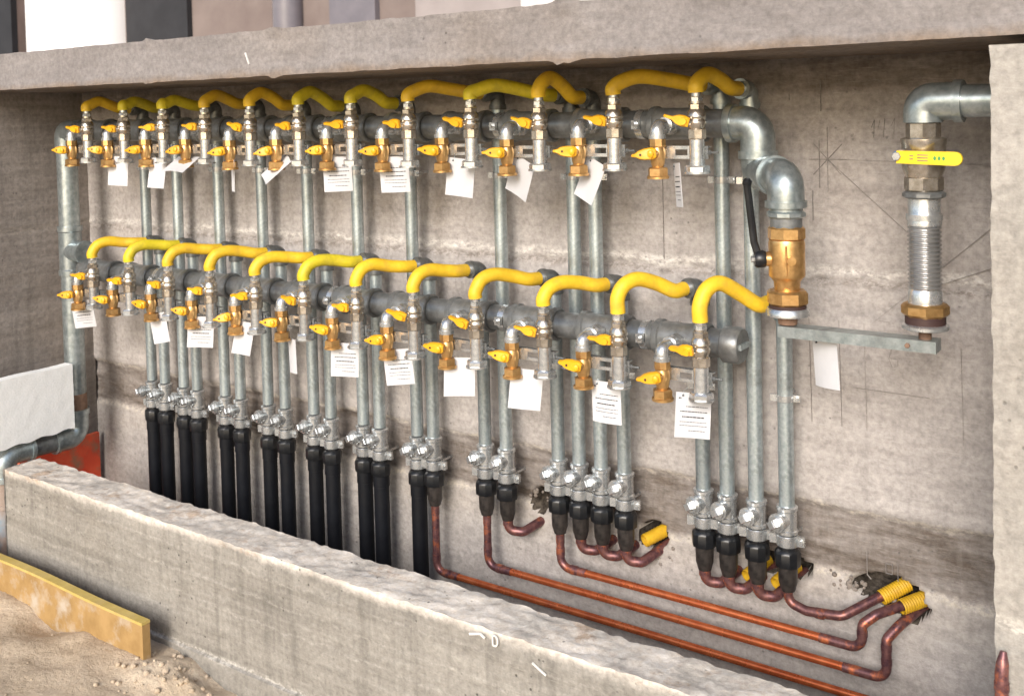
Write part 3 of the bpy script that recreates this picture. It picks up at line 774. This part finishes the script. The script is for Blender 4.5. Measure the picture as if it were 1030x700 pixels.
shared = {}
def sh(key, fn):
    if key not in shared: shared[key] = fn()
    return shared[key]
def tee_mesh():
    m = MB().lathe([(0.025, 0.449), (0.0285, 0.451), (0.0285, 0.459), (0.0255, 0.462), (0.0255, 0.510), (0.0285, 0.513), (0.0285, 0.521), (0.0245, 0.524)], n=20)
    m.lathe([(0.021, 0.0), (0.0205, 0.036), (0.0245, 0.038), (0.0245, 0.047)], (0, 0, 0.487), (-0.22, -1, 0), 18)
    return m.mesh('tee', 'galvanised_bright')
def plug_mesh():
    m = MB().lathe([(0.019, 0.046), (0.019, 0.054)], (0, 0, 0.487), (-0.22, -1, 0), 16)
    m.hexn(0.0135, 0.053, 0.070, (0, 0, 0.487), (-0.22, -1, 0), n=4, phase=0.6)
    return m.mesh('plug', 'galvanised_bright')
def ring_mesh():
    m = MB().lathe([(0.0275, 0.417), (0.029, 0.419), (0.029, 0.445), (0.0275, 0.447)], n=20)
    for a in (0.15, math.pi + 0.15):
        c, s_ = math.cos(a), math.sin(a)
        M = Matrix.Rotation(a, 4, 'Z')
        m.box((0.026, -0.006, 0.419), (0.046, 0.006, 0.445), M)
        m.hexn(0.006, 0.006, 0.013, (c * 0.038, s_ * 0.038, 0.432), (s_, -c, 0))
    m.box((-0.003, 0.027, 0.428), (0.003, YW - YR + 0.03, 0.436))
    return m.mesh('ring_clamp', 'galvanised_bright')
def union_mesh():
    m = MB().lathe([(0.0255, 0.417), (0.0255, 0.409)], n=20)
    m = MB().lathe([(0.026, 0.362), (0.0335, 0.364), (0.0345, 0.372), (0.0345, 0.398), (0.032, 0.404), (0.0265, 0.409), (0.0265, 0.4165)], n=10, phase=0.2)
    return m.mesh('union_nut', 'black_plastic', 30)
def tube_mesh():
    m = MB().lathe([(0.0265, -0.26), (0.0265, 0.322), (0.0285, 0.323), (0.0285, 0.3625)], n=20)
    return m.mesh('plastic_tube', 'black_tube')
def body_mesh():
    m = MB().lathe([(0.0185, 0.296), (0.0225, 0.312), (0.0245, 0.318), (0.0255, 0.362)], n=18)
    return m.mesh('transition_sleeve', 'scorched_sleeve')
def clamp_mesh():
    m = MB().lathe([(0.0215, -0.009), (0.0225, -0.008), (0.0225, 0.008), (0.0215, 0.009)], n=18)
    for a in (0.2, math.pi + 0.2):
        M = Matrix.Rotation(a, 4, 'Z')
        m.box((0.0205, -0.005, -0.009), (0.038, 0.005, 0.009), M)
        c, s_ = math.cos(a), math.sin(a)
        m.hexn(0.0055, 0.005, 0.011, (c * 0.031, s_ * 0.031, 0), (s_, -c, 0))
    m.box((-0.004, 0.021, -0.004), (0.004, YW - YR + 0.02, 0.004))
    return m.mesh('pipe_clip', 'galvanised_bright')

COPPER_LONG = {(7 - 1, 'lower'): 'A', (8 - 1, 'lower'): 'B', (9 - 1, 'lower'): 'C', (12 - 1, 'lower'): 'D'}
BLACK_N = 13
for n, (x, row, i) in enumerate(risers):
    black = n < BLACK_N
    kind = 'dropping into a black plastic tube' if black else 'ending in scorched copper'
    r = thing('riser_pipe', 'galvanised riser pipe %s, %s counted from the thick downpipe' % (kind, ORD[n]), 'pipe', (x, YR, 0),
              'galvanised risers along the wall')
    zb = ZB[row]
    ze = zb + (ZEU if row == 'upper' else ZEL)[i]
    dirv = Vector((XV[i] - x, YV - YR, 0)).normalized()
    dirv = (dirv + Vector((0, -0.6, 0))).normalized()
    rp = 0.0205
    MB().lathe([(rp, 0.515), (rp, ze - 0.035)], n=18).build('pipe', 'galvanised', r)
    m = MB().tube(fillet([(0, 0, ze - 0.048), (0, 0, ze), tuple(Vector((0, 0, ze)) + dirv * 0.046)], 0.032, 8), 0.0235, 18)
    m.lathe([(0.0275, -0.052), (0.0275, -0.036)], (0, 0, ze), n=18)
    m.lathe([(0.0275, 0.036), (0.0275, 0.050)], (0, 0, ze), dirv, 18)
    m.build('elbow', 'malleable_iron' if x < -1.2 else 'fitting_zinc', r)
    m = MB().lathe([(0.017, 0.049), (0.017, 0.066)], (0, 0, ze), dirv, 14)
    m.build('hose_coupling', 'galvanised_bright', r)
    cz = 1.390 if row == 'upper' else 0.818
    link('pipe_clip', sh('clip', clamp_mesh), r, (0, 0, cz)).rotation_euler.z = rad(random.uniform(-8, 8))
    dz = 0.0 if black else 0.008
    tr = rad(random.uniform(-5, 5))
    dz += -0.012 if n < 14 else 0
    for nm, fn in (('tee', tee_mesh), ('plug', plug_mesh), ('ring_clamp', ring_mesh), ('union_nut', union_mesh)):
        o = link(nm, sh(nm, fn), r, (0, 0, dz)); o.rotation_euler.z = tr if nm in ('tee', 'plug') else rad(random.uniform(-6, 6))
    if black:
        link('plastic_tube', sh('tube', tube_mesh), r, (0, 0, dz))
        continue
    link('transition_sleeve', sh('body', body_mesh), r, (0, 0, dz))
    z0 = 0.305 + dz
    key = COPPER_LONG.get((i, row))
    if key in ('A', 'B', 'C'):
        zr = {'A': 0.070, 'B': 0.138, 'C': 0.199}[key]
        dx = 0.012
        cp = MB().tube([(0, 0, z0), (0, 0, z0 - 0.04)] , 0.0135, 16)
        cp.build('copper_socket', 'heated_copper', r)
        cp = MB().tube(fillet([(0, 0, z0 - 0.03), (0, 0, zr), (0.09, 0, zr)], 0.032, 9), 0.0125, 16)
        cp.lathe([(0.0138, zr + 0.036), (0.0138, zr + 0.058)], n=16)
        cp.lathe([(0.0138, 0.036), (0.0138, 0.058)], (0, 0, zr), (1, 0, 0), 16)
        cp.build('copper_bend', 'heated_copper', r)
        xend = {'A': -0.46, 'B': -0.752, 'C': -0.812}[key] - x
        MB().tube([(0.085, 0, zr), (xend * .5, -0.002, zr + 0.002), (xend - 0.06, 0, zr)], 0.0108, 16).build('copper_pipe', 'copper', r)
        if key == 'A':
            MB().tube([(xend - 0.061, 0, zr), (xend, 0, zr)], 0.0125, 16).build('copper_socket', 'heated_copper', r)
        if key == 'B':
            q = fillet([(xend - 0.09, 0, zr), (xend + 0.02, 0, zr), (xend + 0.02, 0, 0.240), (xend + 0.045, 0.03, 0.270), (xend + 0.085, 0.15, 0.290)], [0.032, 0.02, 0.03], 7)
            m = MB().tube(q, 0.0125, 16)
            for zz in (0.176, 0.212): m.lathe([(0.0138, zz), (0.0138, zz + 0.014)], (xend + 0.02, 0, 0), n=16)
            m.build('copper_bend', 'heated_copper', r)
        if key == 'C':
            q = fillet([(xend - 0.09, 0, zr), (xend + 0.02, 0, zr), (xend + 0.02, 0, 0.262), (xend + 0.05, 0.02, 0.287), (xend + 0.15, 0.13, 0.315)], [0.032, 0.02, 0.03], 7)
            m = MB().tube(q, 0.0125, 16)
            m.lathe([(0.0138, 0.232), (0.0138, 0.246)], (xend + 0.02, 0, 0), n=16)
            m.build('copper_bend', 'heated_copper', r)
            s_ = MB()
            pts = []; rr = []
            for k in range(13):
                for q_, rad_ in ((0.0, 0.0185), (0.5, 0.0200)):
                    t = (k + q_) / 13
                    pts.append((xend + 0.100 + 0.060 * t, 0.064 + 0.075 * t, 0.301 + 0.016 * t)); rr.append(rad_)
            s_.tube(pts, rr, 18, caps=False).build('corrugated_sleeve', 'sleeve_yellow', r)
    elif key == 'D':
        q = fillet([(0, 0, z0), (0, 0, 0.272), (0.05, -0.004, 0.262), (0.142, 0.0, 0.270), (0.268, 0.12, 0.338)], [0.03, 0.02, 0.04], 7)
        m = MB().tube(q, 0.0125, 16)
        m.lathe([(0.0138, -0.01), (0.0138, 0.012)], (0.085, -0.003, 0.264), (1, 0, 0.04), 16)
        m.build('copper_bend', 'heated_copper', r)
        pts = []; rr = []
        for k in range(12):
            for q_, rad_ in ((0.0, 0.0185), (0.5, 0.0200)):
                t = (k + q_) / 12
                pts.append((0.222 + 0.055 * t, 0.070 + 0.058 * t, 0.310 + 0.030 * t)); rr.append(rad_)
        MB().tube(pts, rr, 18, caps=False).build('corrugated_sleeve', 'sleeve_yellow', r)
    else:
        sx = 0.055 if x < -1.8 else 0.050
        low = 0.262 + dz
        q = fillet([(0, 0, z0), (0, 0, low), (sx * 0.8, 0.02, low - 0.004), (sx + 0.035, 0.14, low + 0.03)], [0.032, 0.02], 7)
        m = MB().tube(q, 0.0145, 16)
        m.lathe([(0.0165, 0.280 + dz), (0.0165, 0.298 + dz)], n=16)
        m.build('copper_bend', 'heated_copper', r)
        if row == 'upper' and i in (10, 11) or (row == 'lower' and i == 9):
            pts = []; rr = []
            for k in range(9):
                for q_, rad_ in ((0.0, 0.0185), (0.5, 0.0200)):
                    t = (k + q_) / 9
                    if i == 9: pts.append((0.034 + 0.045 * t, 0.050 + 0.08 * t, 0.318 + 0.022 * t))
                    else: pts.append((0.036 + 0.03 * t, 0.040 + 0.085 * t, 0.292 + 0.03 * t))
                    rr.append(rad_)
            MB().tube(pts, rr, 16, caps=False).build('corrugated_sleeve', 'sleeve_yellow', r)

# a lone capped copper stub by the foot of the pillar
st = MB().tube([(-0.372, 2.11, -0.30), (-0.372, 2.11, 0.505), (-0.371, 2.115, 0.525), (-0.370, 2.12, 0.545)], [0.0125, 0.0125, 0.0115, 0.006], 16)
st.lathe([(0.0138, 0.475), (0.0138, 0.49)], (-0.372, 2.11, 0), n=16)
tag(st.build('copper_stub', 'heated_copper'), 'short scorched copper stub standing at the foot of the pillar', 'pipe')

# ------------------------------------------------------------------ yellow hoses
LIME_U = {1, 2, 5, 6, 8}; LIME_L = {1, 5}
for row, R_, PK, ZE in (('upper', UR, PKU, ZEU), ('lower', LR, PKL, ZEL)):
    for i, xv in enumerate(XV):
        zb = ZB[row]; xr = R_[i]
        dirv = Vector((xv - xr, YV - YR, 0)).normalized()
        dirv = (dirv + Vector((0, -0.6, 0))).normalized()
        end = Vector((xr, YR, zb + ZE[i])) + dirv * 0.062
        p0 = Vector((xv, YV, zb + 0.199))
        Dv = Vector((end.x - p0.x, end.y - p0.y, 0))
        pkz = zb + PK[i]; zz = end.z
        tall = PK[i] > 0.27
        P_ = [p0, p0 + Vector((0, 0, 0.018 if not tall else 0.04)),
              Vector((p0.x + Dv.x * .10, p0.y + Dv.y * .10, zb + PK[i] - 0.012)),
              Vector((p0.x + Dv.x * .30, p0.y + Dv.y * .30, pkz)),
              Vector((p0.x + Dv.x * .58, p0.y + Dv.y * .58, pkz * .55 + zz * .45 + random.uniform(-.003, .003))),
              Vector((end.x + dirv.x * .04, end.y + dirv.y * .04, zz + (0.003 if not tall else 0.0))),
              end]
        m = MB().tube(catmull(P_, 7), 0.0200, 18)
        col = 'hose_lime' if i in (LIME_U if row == 'upper' else LIME_L) else 'hose_yellow'
        o = m.build('gas_hose', col, sharp=50)
        tag(o, '%s bent hose over the %s manifold, %s from the downpipe' % ('greenish-yellow' if col == 'hose_lime' else 'yellow', row, ORD[i]),
            'hose', 'yellow sheathed hoses')

# ------------------------------------------------------------------ main shut-off valve (right end of the upper manifold)
mv = thing('main_valve', 'large brass shut-off valve with black lever under a double elbow', 'valve', (-0.886, 2.40, 1.09))
def rel(z): return z - 1.09
q = fillet([(-0.119, 0.13, rel(1.465)), (-0.119, 0.13, rel(1.418)), (0, 0, rel(1.418)), (0, 0, rel(1.350))], [0.03, 0.062], 12)
m = MB().tube(q, 0.0435, 26)
dd = Vector((0.119, -0.13, 0)).normalized()
m.lathe([(0.0495, 0.092), (0.0495, 0.112)], (-0.119, 0.13, rel(1.418)), dd, 26)
m.lathe([(0.0495, rel(1.347)), (0.0495, rel(1.362))], n=26)
m.build('elbow', 'fitting_zinc', mv, sharp=50)
m = MB().lathe([(0.040, rel(1.325)), (0.040, rel(1.349))], n=26).hexn(0.046, rel(1.322), rel(1.339), n=10)
m.build('union', 'fitting_zinc', mv)
MB().lathe([(0.038, rel(1.299)), (0.038, rel(1.323))], n=24).build('thread', 'manifold_steel', mv)
m = MB().hexn(0.044, rel(1.268), rel(1.302), n=8)
m.lathe([(0.0415, rel(1.182)), (0.043, rel(1.187)), (0.0425, rel(1.225)), (0.043, rel(1.262)), (0.041, rel(1.270))], n=28)
m.lathe([(0.030, rel(1.148)), (0.031, rel(1.170)), (0.037, rel(1.178)), (0.0415, rel(1.184))], n=26)
m.box((0.012, -0.0455, rel(1.19)), (0.016, -0.036, rel(1.26)))
m.lathe([(0.012, 0.038), (0.011, 0.047)], (0, 0, rel(1.224)), (0.55, -0.83, 0), 12)
sdv = Vector((-0.86, -0.5, 0)).normalized()
m.lathe([(0.018, 0.03), (0.017, 0.056)], (0, 0, rel(1.224)), sdv, 16)
m.build('brass_body', 'brass', mv)
MB().hexn(0.049, rel(1.114), rel(1.150), n=8, phase=0.1).build('brass_nut', 'brass', mv)
MB().lathe([(0.044, rel(1.107)), (0.044, rel(1.1145))], n=26).build('gasket', 'gasket', mv)
m = MB().lathe([(0.046, rel(1.088)), (0.0515, rel(1.090)), (0.0515, rel(1.100)), (0.047, rel(1.1075))], n=28)
m.build('flange', 'galvanised_bright', mv)
MB().lathe([(0.022, rel(1.068)), (0.024, rel(1.089))], n=18).build('spout', 'rusted_steel', mv)
pv = sdv * 0.058
lev = MB().lathe([(0.019, 0.050), (0.021, 0.056), (0.021, 0.070), (0.017, 0.076)], (0, 0, rel(1.224)), sdv, 18)
base = Vector((pv.x, pv.y, rel(1.224))) + sdv * 0.006
lp = fillet([base, base + Vector((-0.012, -0.003, 0.040)), base + Vector((-0.020, -0.020, 0.178))], 0.02, 5)
lev.tube(lp, 0.0092, 10)
lev.lathe([(0.004, -0.012), (0.011, -0.004), (0.011, 0.006), (0.004, 0.012)], base + Vector((-0.020, -0.020, 0.183)), (0.3, -0.2, 1), 12)
lo_ = lev.build('lever', 'black_plastic', mv)
MB().hexn(0.008, 0.075, 0.084, (0, 0, rel(1.224)), sdv).build('lever_nut', 'galvanised_bright', lo_)

# meter bar between the two main connections
mb = thing('meter_bar', 'flat galvanised steel bar bridging the brass valve and the bellows', 'bar', (-0.90, 2.40, 1.04))
m = MB().box((-0.002, -0.026, 0.0), (0.352, -0.0225, 0.026)).box((-0.002, -0.0225, 0.0225), (0.352, 0.022, 0.026))
m.box((0.352, -0.0262, -0.0002), (0.3555, 0.022, 0.0262))
m.build('angle_bar', 'fitting_zinc', mb)
m = MB().lathe([(0.009, 0.026), (0.009, 0.045)], (0.013, 0.0, 0), n=14).lathe([(0.014, 0.026), (0.014, 0.054)], (0.327, 0.0, 0), n=14)
m.build('bolt', 'rusted_steel', mb)
MB().hexn(0.006, 0.0, 0.006, (0.296, -0.026, 0.013), (0, -1, 0)).build('bolt', 'rusted_steel', mb)

# gas inlet: pipe out of the pillar, elbow, yellow-levered valve, steel bellows
gi = thing('inlet_bellows', 'vertical inlet with yellow lever valve above a corrugated steel bellows', 'valve', (-0.572, 2.40, 1.07))
def rl(z): return z - 1.07
MB().lathe([(0.0355, 0.055), (0.0355, 0.30)], (0, 0, rl(1.590)), (1, 0, 0), 26).build('pipe', 'fitting_zinc', gi)
m = MB().tube(fillet([(0.080, 0, rl(1.590)), (0, 0, rl(1.590)), (0, 0, rl(1.545))], 0.042, 12), 0.0415, 26)
m.lathe([(0.0465, 0.066), (0.0465, 0.084)], (0, 0, rl(1.590)), (1, 0, 0), 26)
m.build('elbow', 'fitting_zinc', gi, sharp=50)
m = MB().hexn(0.0365, rl(1.508), rl(1.547), n=8)
m.lathe([(0.038, rl(1.425)), (0.045, rl(1.445)), (0.0465, rl(1.458)), (0.0465, rl(1.495)), (0.048, rl(1.498)), (0.048, rl(1.509)), (0.038, rl(1.512))], n=28)
m.hexn(0.041, rl(1.392), rl(1.428), n=8)
m.lathe([(0.014, 0.03), (0.014, 0.052)], (-0.035, 0, rl(1.473)), (0, -1, 0), 14)
m.build('valve_body', 'nickel_brass', gi)
out = [(0.0 + 0.125 * math.cos(0) + 0.015 * math.cos(a) - 0.012, 0.015 * math.sin(a)) for a in [math.pi / 2 - math.pi * k / 8 for k in range(9)]][::-1]
out = [(-0.008, -0.014)] + out + [(-0.008, 0.014)]
hd = MB().extrude(out, -0.004, 0.004, None, 0.04).build('lever', 'handle_yellow', gi, (-0.035, -0.056, rl(1.471)))
hd.rotation_euler.y = rad(1.5)
pr = MB()
for k, (x0, z0, w) in enumerate(((0.020, 0.004, 0.008), (0.020, -0.003, 0.008), (0.036, 0.006, 0.022), (0.036, 0.000, 0.022), (0.036, -0.006, 0.022))):
    pr.box((x0, -0.0048, z0 - 0.0012), (x0 + w, -0.0042, z0 + 0.0012))
tag(pr.build('print', 'rusted_steel', hd), None, None, kind='stuff')
gp = MB()
for k in range(3): gp.extrude([(0.072 + k * 0.009 + 0.0030 * math.cos(a), 0.0045 * math.sin(a)) for a in [2 * math.pi * j / 10 for j in range(10)]], -0.0048, -0.0042)
gp.build('green_emblem', 'green_print', hd)
MB().hexn(0.010, 0.050, 0.066, (-0.042, 0, rl(1.473)), (0, -1, 0)).build('lever_nut', 'galvanised_bright', gi)
MB().lathe([(0.012, 0.046), (0.012, 0.051)], (-0.042, 0, rl(1.473)), (0, -1, 0), 14).build('lever_washer', 'blue_paint', gi)
MB().hexn(0.0455, rl(1.378), rl(1.393), n=10).build('union_ring', 'manifold_steel', gi)
MB().lathe([(0.0365, rl(1.318)), (0.0365, rl(1.340)), (0.034, rl(1.345)), (0.034, rl(1.379))], n=26).lathe([(0.0385, rl(1.330)), (0.0385, rl(1.343))], n=26).build('collar', 'galvanised_bright', gi)
pf = []
for k in range(15):
    st_ = (1.318 - 1.176) / 15; z0 = 1.176 + st_ * k
    pf += [(0.0305, rl(z0)), (0.0348, rl(z0 + st_ * .22)), (0.0365, rl(z0 + st_ * .5)), (0.0345, rl(z0 + st_ * .78))]
pf.append((0.0305, rl(1.318)))
MB().lathe(pf, n=28).build('bellows', 'stainless', gi, sharp=50)
MB().lathe([(0.036, rl(1.144)), (0.036, rl(1.170)), (0.033, rl(1.177))], n=26).build('collar', 'galvanised_bright', gi)
MB().hexn(0.0505, rl(1.117), rl(1.146), n=8, phase=0.25).build('brass_nut', 'brass', gi)
MB().lathe([(0.043, rl(1.100)), (0.043, rl(1.118))], n=26).build('gasket', 'gasket', gi)
MB().lathe([(0.046, rl(1.088)), (0.050, rl(1.090)), (0.050, rl(1.097)), (0.044, rl(1.1005))], n=28).build('flange', 'galvanised_bright', gi)

# ------------------------------------------------------------------ paper tags
TAGS = [('upper', 2, -3.544, 1.448, 0.27, -0.05, 0.07, 0),
        ('upper', 3, -3.293, 1.444, 0.04, -0.03, 0.11, 0),
        ('upper', 4, -3.121, 1.451, 0.32, -0.05, 1.16, 0),
        ('upper', 5, -2.882, 1.441, -0.6, 0.03, -0.02, 0),
        ('upper', 6, -2.602, 1.452, -0.28, -0.42, 0.74, 0),
        ('upper', 7, -2.381, 1.455, 0.59, 0.02, -0.01, 1),
        ('upper', 8, -2.141, 1.457, 0.49, 0.02, -0.1, 1),
        ('upper', 9, -1.875, 1.453, 0.16, -0.11, -0.02, 0),
        ('upper', 10, -1.651, 1.452, -0.25, -0.41, -0.05, 0),
        ('upper', 11, -1.416, 1.45, -0.4, -0.3, 0.25, 0),
        ('upper', 12, -1.183, 1.447, -0.94, 0.08, -0.04, 1),
        ('lower', 1, -3.827, 0.866, 0.48, 0.1, -0.1, 1),
        ('lower', 3, -3.339, 0.86, 0.05, 0.21, -0.01, 0),
        ('lower', 4, -3.082, 0.872, 0.72, -0.07, -0.01, 1),
        ('lower', 5, -2.84, 0.876, 0.04, -0.03, 0.2, 0),
        ('lower', 6, -2.619, 0.841, -0.5, 0.1, 0.05, 0),
        ('lower', 7, -2.37, 0.854, 0.51, -0.05, -0.08, 1),
        ('lower', 8, -2.149, 0.859, 0.42, 0.09, -0.02, 1),
        ('lower', 9, -1.902, 0.862, 0.74, -0.05, 0.15, 0),
        ('lower', 10, -1.659, 0.857, 0.57, -0.11, 0.14, 0),
        ('lower', 11, -1.405, 0.855, -0.05, 0.02, 0.05, 1),
        ('lower', 12, -1.146, 0.86, 0.69, -0.12, 0.18, 1),
        ('bar', 0, -0.809, 1.033, -0.62, 0.1, 0.05, 0)]
WT, HT = 0.092, 0.112
def tag_mesh(seed):
    rr = random.Random(seed)
    m = MB(); rings = []
    cu = rr.uniform(-0.006, 0.006)
    for k in range(7):
        v = -k / 6
        row_ = []
        for s_ in (0.0004, -0.0004):
            us = (-.5, -.25, 0, .25, .5) if s_ > 0 else (.5, .25, 0, -.25, -.5)
            for u in us: row_.append((u * WT, s_ + cu * (4 * u * u) * (0.4 - v), v * HT))
        rings.append(row_)
    m.quadgrid(rings, True, True, True)
    return m, cu
for k, (row, i, x, z, ya, ro, ti, txt) in enumerate(TAGS):
    m, cu = tag_mesh(k)
    o = m.build('paper_tag', 'paper', None, (x, 2.425, z))
    Mx = Matrix.Rotation(ya, 3, 'Z') @ Matrix.Rotation(-ti, 3, 'X') @ Matrix.Rotation(-ro, 3, 'Y')
    o.rotation_euler = Mx.to_euler()
    what = 'printed white paper tag' if txt else 'blank white paper tag'
    pose = {('upper', 4): 'blown almost flat ', ('upper', 6): 'twisted sideways ', ('upper', 12): 'turned edge-on ', ('upper', 5): 'turned edge-on ', ('lower', 6): 'turned edge-on '}.get((row, i), '')
    if row == 'bar': tag(o, 'white paper tag hanging alone below the flat steel meter bar', 'tag', 'paper tags')
    else: tag(o, '%s %sat the %s %s valve pair from the downpipe' % (what, pose, ORD[i - 1], row), 'tag', 'paper tags')
    MB().tube([(-0.5 * WT * .6, -0.004, -0.008), (-0.5 * WT * .55, 0.004, 0.004), (-0.2 * WT, -0.012, 0.014)], 0.0008, 5).build('tie_wire', 'galvanised', o)
    MB().lathe([(0.0028, 0.0), (0.0028, 0.0022)], (-0.5 * WT * .6, 0, -0.008), (0, -1, 0), 10).build('punched_eyelet', 'ink', o)
    if txt:
        rr = random.Random(k + 50)
        t = MB()
        for v, hgt, u0, u1 in ((-.13, .030, -.42, -.34), (-.31, .018, -.2, .40), (-.42, .022, -.36, .40), (-.54, .028, -.30, .32), (-.65, .012, -.36, .40), (-.73, .012, -.36, .40), (-.84, .014, -.10, .35)):
            u = u0
            while u < u1:
                w = rr.uniform(.03, .10)
                a, b = u * WT, min(u + w, u1) * WT
                c_ = (a + b) / 2 / WT
                yy = -0.0004 + cu * 4 * c_ * c_ * (0.4 - v) - 0.0009
                t.box((a, yy, v * HT - hgt * HT / 2), (b, yy + 0.0004, v * HT + hgt * HT / 2))
                u += w + .018
        tag(t.build('print', 'ink', o), None, None, kind='stuff')

# ------------------------------------------------------------------ building across the yard, behind the slab
bh = thing('building', 'far plastered building with rounded white panel and dark shutters beyond the roof slab', 'building', (-16, 16, -0.12))
def bx(nm, x0, x1, z0, z1, y0, y1, mat): return MB().box((x0 + 16, y0, z0), (x1 + 16, y1, z1)).build(nm, mat, bh)
bx('wall', -46, -26.7, 0, 9, 0.30, 6, 'plaster_brown')
bx('wall', -26.7, -13.6, 0, 9, 0.25, 6, 'plaster_mauve')
bx('wall', -13.6, -11.0, 0, 9, 0.20, 6, 'plaster_pale')
bx('wall', -11.0, 14, 0, 9, 0.15, 6, 'plaster_white')
MB().lathe([(1.62, 0), (1.62, 8.6)], (-24.85 + 16, 0.4, 0), n=40).build('rounded_white_panel', 'panel_white', bh)  # white panel made round so its shaded edges imitate blur
bx('shutter', -23.0, -20.6, 0, 8, 0.10, 0.245, 'shutter_dark')
MB().lathe([(0.34, 0), (0.34, 8.8)], (-17.15 + 16, 0.1, 0), n=24).build('downpipe', 'window_grey', bh)  # grey window strip, also made round for soft shaded edges
w_ = bx('window', -15.9, -14.6, 2.6, 6, 0.10, 0.245, 'window_grey')
bx('shutter', -30.5, -28.3, 0, 8, 0.12, 0.295, 'shutter_dark')
